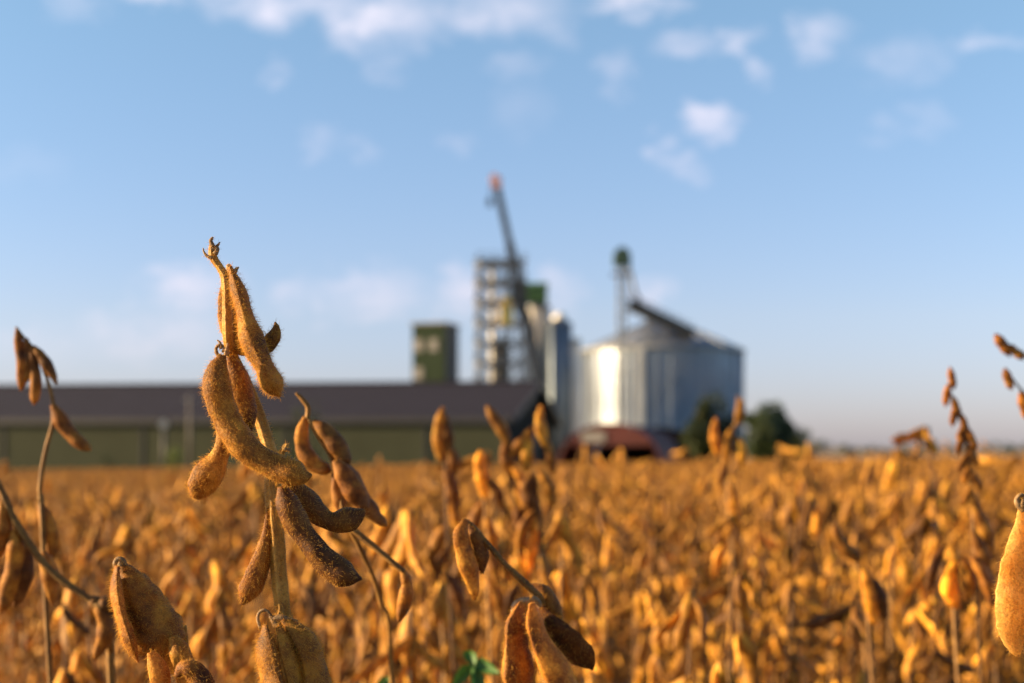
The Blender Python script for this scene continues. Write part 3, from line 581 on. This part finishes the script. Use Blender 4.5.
# H: bright pod at the right frame edge
traced('bright yellow translucent pod hanging alone at the right frame edge', .430,
  stems=[[(1040,470,3),(1034,488,3.4),(1036,520,4),(1044,600,5),(1048,690,5)], [(1034,488,3),(1028,495,2.6),(1022,503,2.4)]],
  pods=[dict(m=1, c=(.92,.92,.9), bump=.5, wr=.09, p=[(1022,506,3.5),(1021,528,8),(1017,552,13),(1013,580,16.5),(1012,608,17),(1013,632,15),(1016,648,8),(1019,657,1)], roll=12, flat=.5, seeds=2.6),
        dict(p=[(1026,506,4),(1032,540,10),(1036,580,12),(1038,620,10),(1040,650,1)], roll=60, dd=.004, seeds=3, c=(.6,.5,.5))],
  hair=1.6, calyx=[[(1024,510,3.5),(1018,505,3),(1017,499,2.6),(1021,495,2.2),(1025,497,1.6)], [(1022,507,4),(1023,500,3),(1027,496,1)]])
# G: branch with hanging pods, bottom middle
traced('slightly blurred plant with dark winged pod and bright hanging pod, bottom centre', .54,
  stems=[[(467,521,2.2),(480,535,2.5),(505,564,2.8),(532,590,3.4),(541,604,4,.006),(546,650,5,.02),(548,700,5,.02)]],
  pods=[dict(p=[(466,519,3),(461,535,8),(465,555,9.5),(471,575,9),(474,590,5.5),(475,600,1)], roll=35, c=(1.2,1.15,1.05), dd=-.004),
        dict(p=[(470,524,3),(478,540,7),(482,556,7),(482,574,2)], roll=30, c=(.6,.5,.5), seeds=2),
        dict(p=[(532,603,4),(535,625,9),(545,650,12.5),(560,677,15),(575,705,13),(586,728,2)], roll=55, dd=-.012, flat=.6, c=(1.45,1.3,1.0), wr=.03),
        dict(p=[(523,602,5),(517,625,12),(517,652,15),(519,684,16),(522,714,10),(524,730,2)], roll=60, dd=-.004, flat=.55, c=(.85,.78,.75)),
        dict(p=[(538,606,4),(551,624,10),(567,642,15),(581,655,14),(589,664,7),(593,670,1)], roll=-30, flat=.4, dd=.002, seeds=2, c=(.4,.3,.28)),  # winged pod: its shade is painted in by the dark tint
        dict(p=[(530,586,3),(543,591,6.5),(552,603,7.5),(558,616,5),(561,625,1)], roll=20, dd=.008, seeds=2, c=(.6,.5,.55))],
  hair=1.0, calyx=[[(530,600,3),(522,601,3.5),(515,605,3),(512,612,1.5)], [(532,598,3.5),(538,602,3),(541,607,1.5)], [(531,603,3),(529,612,2.5),(530,618,1)]])
# F: twin pods right behind the sharp plant
traced('blurred orange plant with tendril tip and opened twin pods just behind the sharp plant', .585,
  stems=[[(308,418,2.2),(318,435,2.6),(333,460,2.6),(339,490,2.6),(346,520,2.5),(362,552,2.6,.02),(380,600,2.6,.06),(392,690,2.8,.12)], [(296,393,1.4),(302,399,2.2),(308,408,2.4),(307,419,2.4)], [(346,524,3),(372,545,3),(404,572,2.6)]],
  pods=[dict(p=[(306,417,3),(302,433,6.5),(304,450,8),(313,463,8.5),(325,469,6.5),(332,471,1)], roll=30, c=(1.3,1.2,1.0)),
        dict(p=[(313,421,3),(325,430,8),(336,444,9.5),(344,458,8),(348,468,1)], roll=35, c=(.8,.7,.65)),
        dict(p=[(335,460,3.5),(345,475,10),(355,492,11),(363,505,7),(367,514,1)], roll=30, dd=-.006, c=(.9,.75,.62)),
        dict(p=[(344,462,3),(354,480,8),(364,500,8),(374,514,8),(382,522,5),(387,526,1)], roll=55, dd=.004, c=(.75,.62,.6)),
        dict(p=[(336,470,3),(337,490,6),(341,508,5),(344,520,1)], roll=20, c=(.7,.6,.6)),
        dict(p=[(402,570,2.5),(407,585,6),(404,604,7),(399,622,2)], roll=20, c=(1.2,1.1,1.))])
# C: left edge
traced('blurred plant with a slanting dark branch and long pods at the left edge', .66,
  stems=[[(-6,476,3),(2,492,3.4),(18,526,3.6),(50,570,3.4),(90,600,3.6),(104,612,3.6),(110,650,4,.02),(112,700,4,.03)], [(-14,500,3),(-8,540,3),(-4,600,3)]],
  pods=[dict(p=[(14,530,3),(16,548,8),(14,568,8),(9,588,8),(4,605,6),(1,613,1)], roll=30, c=(1.35,1.25,1.1)),
        dict(p=[(19,534,3),(25,552,7),(25,574,7.5),(19,595,6),(14,608,1)], roll=30, dd=.004, c=(.55,.45,.45)),
        dict(p=[(3,500,3),(4,520,7),(1,540,8),(-3,560,2)], roll=30, c=(1.1,1.,.9)),
        dict(p=[(94,600,4),(104,614,8),(106,634,8),(98,652,5),(94,660,1)], roll=30, c=(.9,.8,.75)),
        dict(p=[(88,598,3),(98,604,8),(110,606,8),(118,612,2)], roll=20, c=(.55,.48,.48))])
# B: tall drooping plant on the left
traced('tall drooping plant with slim pods against the sky before the barn roof, far left', .70, fill=505,
  stems=[[(16,327,1.8),(24,338,2.2),(36,352,2.4),(46,376,2.6),(53,402,2.8),(53,422,3),(47,445,3.2),(42,470,3.4),(40,500,3.4),(44,560,4)]],
  pods=[dict(p=[(17,330,2),(19,344,4.5),(22,362,5),(22,378,5),(21,391,1)], roll=30, c=(.9,.75,.7)), dict(p=[(30,345,2),(34,362,4.5),(36,382,5),(35,396,4.5),(34,405,1)], roll=30, c=(.95,.8,.7)),
        dict(p=[(33,346,2),(42,357,5),(50,370,5),(57,384,1)], roll=30, c=(.75,.62,.6)), dict(p=[(26,338,2),(28,352,4),(28,372,4),(27,382,1)], roll=30, c=(.8,.65,.6)), dict(p=[(53,405,3),(60,419,7),(69,432,6.5),(79,442,6),(86,447,5),(91,450,1)], roll=30, seeds=2.6, c=(.9,.75,.68))])
# I: two tall stalks on the right
traced('tall thin stalk of small pods rising alone above the field line, right side', .92, fill=440, mats=(M_POD, M_FSTEM),
  stems=[[(950,368,1.2),(950,390,1.6),(957,412,1.8),(965,430,2),(968,455,2.2),(972,500,2.4)]],
  pods=[dict(p=[(a, b, 1.5),(a+dx*.4, b+8, 4.4),(a+dx, b+16, 4.2),(a+dx*1.3, b+23, .8)], roll=30, seeds=2, c=c) for a, b, dx, c in
        [(950,367,3,(1.45,1.2,1)),(948,384,-2,(1.45,1.2,1)),(953,396,5,(1.3,1.1,1)),(956,404,-3,(1.3,1.1,1)),(962,414,4,(1.2,1,.9)),(966,420,-6,(1,.85,.7)),(968,428,6,(1.1,.95,.9)),(963,432,-4,(1.1,.95,.8)),(968,444,7,(1,.9,.8)),(969,450,-8,(.8,.7,.7)),(970,462,-5,(1.2,1.1,.9)),(970,468,8,(.9,.8,.75)),(972,484,-7,(1,.9,.8)),(972,492,6,(.6,.55,.55))]])
traced('tall arching plant with three small pods high above the field at the right edge', .88, fill=440, mats=(M_POD, M_FSTEM),
  stems=[[(996,336,1.4),(1010,346,1.8),(1026,356,2),(1034,380,2.2),(1036,420,2.4),(1040,480,2.6)], [(1008,372,1.2),(1018,386,1.6),(1034,404,1.8)]],
  pods=[dict(p=[(995,334,2),(1000,341,6),(1006,349,6),(1010,357,1)], roll=30, seeds=2, c=(1.35,1.15,1)), dict(p=[(1007,345,2),(1012,349,5),(1019,355,5),(1024,360,1)], roll=30, seeds=2, c=(1.15,1,.9)),
        dict(p=[(1005,368,2),(1007,376,5.5),(1010,385,4.5),(1012,390,1)], roll=30, seeds=2, c=(1,.9,.85)), dict(p=[(1020,392,2),(1023,402,6),(1026,414,5),(1028,420,1)], roll=30, seeds=2, c=(1.35,1.15,1))])
# J: others that stand out of the field
traced('upright pod stalk with a narrow top before the right end of the barn wall', 1.15, fill=440,
  stems=[[(443,408,1.2),(442,430,2),(445,460,2.4),(447,520,2.6)]],
  pods=[dict(p=[(443,407,1.5),(440,422,5.5),(439,440,6.5),(441,455,5),(443,462,1)], roll=30), dict(p=[(444,412,1.5),(447,426,4.5),(448,444,6),(450,460,1)], roll=30, c=(1.1,1,.9)), dict(p=[(446,445,2),(453,456,6),(454,470,5),(453,480,1)], roll=30, c=(.6,.5,.5))])
traced('forked plant with two raised pod arms before the dark barn gable', 1.12, fill=440,
  stems=[[(489,408,1.5),(498,422,2),(506,440,2.4),(511,456,2.6),(514,480,2.6),(518,540,2.8)], [(511,456,2.2),(522,440,2.2),(534,428,2),(543,412,1.4)]],
  pods=[dict(p=[(487,406,2),(494,417,6),(502,429,6.5),(508,442,5),(511,450,1)], roll=30), dict(p=[(541,405,1.5),(540,420,5.5),(543,437,6),(549,452,1.5)], roll=30), dict(p=[(532,427,2),(525,440,6.5),(516,450,6),(508,458,1)], roll=30, c=(1.05,.95,.85)),
        dict(p=[(529,432,2),(528,448,6),(527,462,6),(526,472,1)], roll=30), dict(p=[(505,440,2),(506,455,7),(509,468,6),(511,478,1)], roll=30, c=(.9,.8,.75)), dict(p=[(544,436,2),(549,450,5),(552,466,5),(553,474,1)], roll=30, c=(.8,.7,.65))])
traced('plant with one bright golden pod in the middle below the forked plant', 1.12, fill=440,
  stems=[[(481,450,1.6),(483,480,2.2),(486,520,2.4),(488,580,2.6)]], pods=[dict(p=[(481,450,2),(480,462,6.5),(482,476,7),(484,490,6),(486,500,1)], roll=30, c=(1.35,1.3,1.05)), dict(p=[(485,478,2),(494,486,5),(500,500,5),(503,510,1)], roll=30, c=(.6,.5,.5))])
traced('leaning dry plant with pale open pods before the bushy tree', 1.4, fill=440,
  stems=[[(738,396,1.2),(736,420,1.6),(731,445,1.8),(728,500,2)], [(730,448,1.4),(720,436,1.4),(716,420,1.2)]],
  pods=[dict(p=[(742,398,1.5),(741,408,5),(739,418,5),(737,426,1)], roll=30), dict(p=[(716,418,1.5),(714,432,4.5),(716,446,5),(718,456,1)], roll=30, c=(1.05,.95,.9)), dict(p=[(733,426,1.5),(728,440,5),(727,454,5),(728,464,1)], roll=30, c=(1.1,1,.9)), dict(p=[(738,438,1.5),(742,448,5),(742,460,5),(741,468,1)], roll=30)])
traced('plant with curved bright pod hooking outward low in the field', .98, fill=440,
  stems=[[(836,522,1.8),(846,545,2.2),(858,570,2.4),(868,620,2.6)]], pods=[dict(p=[(835,523,2),(838,536,6),(845,548,7),(856,556,6.5),(862,560,1)], roll=30, c=(1.35,1.3,1.)), dict(p=[(862,566,2),(868,582,8),(871,600,9),(874,618,6),(875,626,1)], roll=25, c=(.95,.85,.75)), dict(p=[(868,575,2),(878,590,7),(884,610,6),(886,622,1)], roll=25, c=(.6,.5,.48))])
traced('plant bearing one broad bright yellow pod beside the right edge pod', .92, fill=440,
  stems=[[(958,552,1.8),(957,580,2.4),(955,640,2.6)]], pods=[dict(p=[(957,560,2),(951,571,7),(949,586,9.5),(953,600,8),(960,608,1)], roll=25, c=(1.6,1.55,1.1)), dict(p=[(960,556,2),(968,570,6),(970,590,6),(969,600,1)], roll=25, c=(.7,.6,.55)), dict(p=[(946,545,2),(936,560,5),(931,580,5.5),(929,592,1)], roll=25, c=(.9,.8,.7))])
traced('plant with a rounded golden pod pair low in the centre of the field', 1.1, fill=440,
  stems=[[(534,470,1.8),(537,500,2.4),(541,560,2.6)]], pods=[dict(p=[(533,474,2),(528,486,7.5),(530,500,8.5),(537,512,6),(541,518,1)], roll=25, c=(1.25,1.2,1.0)), dict(p=[(538,470,2),(547,482,6),(551,496,6),(553,506,1)], roll=25, c=(.8,.7,.6))])

# green weed leaves low in the field
def leafy(label, px, py, d, blades):
    p = P(px, py, d); foot = Vector((p.x, d, zg(p.x, d))); o = tag(empty('green_weed', foot), label, 'weed')
    m = MB(); m.tube([(0, 0, 0), (.01, 0, (p.z-foot.z)*.6), (0, 0, p.z-foot.z)], [.003, .0025, .0015], 6); m.build('stem', M_GREENLEAF, o)
    for (dx, dy, wd) in blades:
        s = d/F; a = p - foot; b_ = Vector((dx*s, random.uniform(-.01, .01), -dy*s)); n = Vector((-b_.z, .4*b_.length, b_.x)).normalized()*wd*s; m = MB()
        prof = [(0, .1), (.2, .7), (.45, 1), (.7, .75), (.9, .3), (1, .02)]; vs = []
        for t_, w_ in prof:
            c = a + b_*t_ + Vector((0, 0, -.01*t_*t_)); vs += [c-n*w_, c+Vector((0, .003, -.002)), c+n*w_]
        m.add(vs, [(3*k+j, 3*k+j+1, 3*k+j+4, 3*k+j+3) for k in range(5) for j in (0, 1)], 0, True); m.build('leaf', M_GREENLEAF, o)
M_GREENLEAF = leaf_mat('green_weed_leaf', (.03, .09, .012), (.05, .14, .02))
leafy('small green weed with broad leaves showing between the golden pods, bottom centre', 474, 668, .80, [(26,-14,10),(-9,-34,7),(-24,6,9),(10,22,8)])
leafy('tiny green weed sprig at the bottom edge below the twin-pod plant', 385, 680, .82, [(-12,-6,6),(12,-8,6),(2,12,6)])

# ------------------------------------------------------------------ the field: 300 plants one by one, the rest as one mass
def pod_proto(i, nr=15, ns=10, mat=M_FPOD):
    L_ = .043 + .010*((i*37) % 5)/4; w = .0046 + .0012*((i*13) % 4)/3; bend = (.3, -.5, 1.0, .1, -1.1, 1.4)[i % 6]
    C = [(math.sin(bend*t_*1.2)*L_*t_*.6, .003*math.sin(5*t_+i), -L_*t_) for t_ in np.linspace(0, 1, 7)]
    hw = [w*.3, w*.8, w*1.08, w*.8, w*1.1, w*.75, w*.08]
    return pod_geo(np.array(C), hw, R(20), (.72, .3, .6, .75, .25, .62)[i % 6], 2 + i % 2, nr, ns, wrinkle=.10, bump=.34)
pod_meshes = []
for i in range(6):
    V, q = pod_proto(i); pod_meshes.append(np_mesh('seed_pod', V, q, np.zeros((0, 3), int), [M_FPOD]))
low_pods = [pod_proto(i, 7, 6) for i in range(6)]
def plan(seed, top=.9):
    """where the stems and pods of one plant go"""
    rd = random.Random(seed); stems = []; pods = []
    lean = Vector((rd.uniform(-.12, .12), rd.uniform(-.12, .12), 0))
    axes = [(Vector((0, 0, 0)), Vector((lean.x*top, lean.y*top, top)), .0032)]
    for k in range(rd.choice((1, 2, 2, 3))):
        z0 = rd.uniform(.2, .45)*top; a = rd.uniform(0, 6.28); sp = rd.uniform(.10, .24); z1 = top*rd.uniform(.78, 1.0)
        axes.append((Vector((lean.x*z0, lean.y*z0, z0)), Vector((lean.x*z0+math.cos(a)*sp, lean.y*z0+math.sin(a)*sp, z1)), .0022))
    for ai, (p, q, r) in enumerate(axes):
        n = 7; pts = [p.lerp(q, t_) + Vector((rd.uniform(-1, 1), rd.uniform(-1, 1), 0))*.008 + (Vector((0, 0, -1))*0 if ai == 0 else (Vector((q.x-p.x, q.y-p.y, 0))*.35*math.sin(math.pi*t_))) for t_ in np.linspace(0, 1, n)]
        stems.append((pts, [r*(1.1-.75*t_) for t_ in np.linspace(0, 1, n)]))
        Ls = (q-p).length; z = .0
        t_ = 1.0
        while True:
            c = p.lerp(q, t_) + (Vector((q.x-p.x, q.y-p.y, 0))*.35*math.sin(math.pi*t_) if ai else Vector())
            if c.z < top*.5: break
            for _ in range(rd.choice((1, 2, 2, 3)) if t_ < .99 else 3):
                tilt = rd.triangular(.02, 1.05, .22); a = rd.uniform(0, 6.28)
                Mx = Matrix.Rotation(a, 4, 'Z') @ Matrix.Rotation(tilt, 4, 'Y') @ Matrix.Rotation(rd.uniform(0, 6.28), 4, 'Z')
                pods.append((rd.randrange(6), Matrix.Translation(c) @ Mx @ Matrix.Scale(rd.uniform(.6, 1.12), 4)))
            t_ -= rd.uniform(.035, .06)/Ls
    return stems, pods
NV = 8; plans = [plan(100+i) for i in range(NV)]
stem_meshes = []
for st, _ in plans:
    m = MB()
    for pts, rad in st: m.tube(pts, rad, 6)
    o = m.build('stem', M_FSTEM); stem_meshes.append(o.data); bpy.data.objects.remove(o)
def joined(plan_list, low=True):
    """stems and pods of several plants as one mesh"""
    Vs, Qs, Ms, b = [], [], [], 0
    for (st, pods), X in plan_list:
        A = np.array(X)
        for pts, rad in st:
            m = MB(); m.tube(pts[::2] if low else pts, rad[::2] if low else rad, 4, cap=False); V = np.array(m.v); V = V @ A[:3, :3].T + A[:3, 3]
            Vs.append(V); Qs.append(np.array(m.f) + b); Ms.append(np.ones(len(m.f), int)); b += len(V)
        for i, Mx in pods:
            V, q = low_pods[i]; B = A @ np.array(Mx); V = V @ B[:3, :3].T + B[:3, 3]; Vs.append(V); Qs.append(q + b); Ms.append(np.zeros(len(q), int)); b += len(V)
    me = np_mesh('soybean_plant', np.vstack(Vs), np.vstack(Qs), np.zeros((0, 3), int), [M_MPOD, M_FSTEM])
    me.polygons.foreach_set('material_index', np.concatenate(Ms).astype(np.int32)); return me
joined_meshes = [joined([(pl, Matrix.Identity(4))], False) for pl in plans]
# positions: nearest first, 28 to the square metre, inside the view and a little beyond it
spots = []
sp = .185
for iy in range(4, 40):
    y0 = iy*sp
    for ix in range(-30, 31):
        x = ix*sp + (iy % 2)*sp*.5 + random.uniform(-.06, .06); y = y0 + random.uniform(-.06, .06)
        if y < .78 or abs(x) > .40*y + .10: continue
        spots.append((x, y))
spots.sort(key=lambda s: s[1]); near, rest = spots[:285], spots[285:]
YN = near[-1][1]
LBL = 'dry orange-brown soybean plant among many in the blurred field before the farm'; GRP = 'soybean plants of the open field'
def top_h(y, x=0):
    if y > 1.5 and random.random() < (.36 if x > .05*y else .12): return random.uniform(.99, 1.09)
    if x < -.17 and y < 1.1: return random.uniform(.92, .99)
    return max(.82, min(1.02, random.gauss(.94, .042))) if y > 1.15 else min(.945, random.gauss(.905, .03))
for k, (x, y) in enumerate(near):
    i = random.randrange(NV); rz = random.uniform(0, 6.28); s = top_h(y, x)/.9
    if k < 130:
        r = empty('soybean_plant', (x, y, zg(x, y)), rz); r.scale = (s, s, s); tag(r, LBL, 'soybean plant', GRP)
        part_obj('stem', stem_meshes[i], r)
        for pi_, Mx in plans[i][1]:
            if (x*0 + (Mx.translation.z*s)) < .52: continue
            c = part_obj('seed_pod', pod_meshes[pi_], r); c.matrix_local = Mx
    else:
        r = bpy.data.objects.new('soybean_plant', joined_meshes[i]); COL.objects.link(r); r.location = (x, y, zg(x, y)); r.rotation_euler = (0, 0, rz); r.scale = (s, s, s); tag(r, LBL, 'soybean plant', GRP)
# the mass beyond: patches of plants instanced on points by geometry nodes
patch_col = bpy.data.collections.new('field_patch_sources')
for k in range(4):
    lst = []
    for j in range(26):
        a = Matrix.Translation((random.uniform(-.5, .5), random.uniform(-.5, .5), 0)) @ Matrix.Rotation(random.uniform(0, 6.28), 4, 'Z') @ Matrix.Scale(random.gauss(.99, .062), 4)
        lst.append((plans[random.randrange(NV)], a))
    o = bpy.data.objects.new('field_patch', joined(lst)); patch_col.objects.link(o)
pts, scl = [], []
def patches(y0, y1, step, sc, slope_l, slope_r):
    y = y0
    while y < y1:
        x = -slope_l*y - step
        while x < slope_r*y + step:
            px, py = x + random.uniform(-.2, .2)*step, y + random.uniform(-.2, .2)*step
            pts.append((px, py, zg(px, py))); scl.append((sc, sc, random.gauss((1.03 if y < 8 else .97 if y < 40 else .93) + max(0, min(.085, .32*x/y)), .025))); x += step
        y += step
patches(YN + .45, 38, .86, 1.0, .48, .48)
patches(38, 117, 1.65, 1.9, .48, .48)
me = bpy.data.meshes.new('soybean_field'); me.from_pydata(pts, [], [])
at = me.attributes.new('patch_scale', 'FLOAT_VECTOR', 'POINT'); at.data.foreach_set('vector', np.array(scl, np.float32).ravel())
fo = bpy.data.objects.new('soybean_field', me); COL.objects.link(fo); tag(fo, 'mass of ripe orange-brown soybean plants stretching to the farm', 'crop field', kind='stuff')
gt = bpy.data.node_groups.new('field_scatter', 'GeometryNodeTree')
gt.interface.new_socket('Geometry', in_out='INPUT', socket_type='NodeSocketGeometry'); gt.interface.new_socket('Geometry', in_out='OUTPUT', socket_type='NodeSocketGeometry')
gi, go = gt.nodes.new('NodeGroupInput'), gt.nodes.new('NodeGroupOutput')
ci = gt.nodes.new('GeometryNodeCollectionInfo'); ci.inputs[0].default_value = patch_col; ci.inputs[1].default_value = True; ci.inputs[2].default_value = True
ip = gt.nodes.new('GeometryNodeInstanceOnPoints'); ip.inputs['Pick Instance'].default_value = True
na = gt.nodes.new('GeometryNodeInputNamedAttribute'); na.data_type = 'FLOAT_VECTOR'; na.inputs[0].default_value = 'patch_scale'
rv = gt.nodes.new('FunctionNodeRandomValue'); rv.data_type = 'FLOAT_VECTOR'; rv.inputs[0].default_value = (0, 0, 0); rv.inputs[1].default_value = (0, 0, 6.283)
gt.links.new(gi.outputs[0], ip.inputs['Points']); gt.links.new(ci.outputs[0], ip.inputs['Instance']); gt.links.new(na.outputs[0], ip.inputs['Scale'])
gt.links.new(rv.outputs[0], ip.inputs['Rotation']); gt.links.new(ip.outputs[0], go.inputs[0])
md = fo.modifiers.new('scatter', 'NODES'); md.node_group = gt
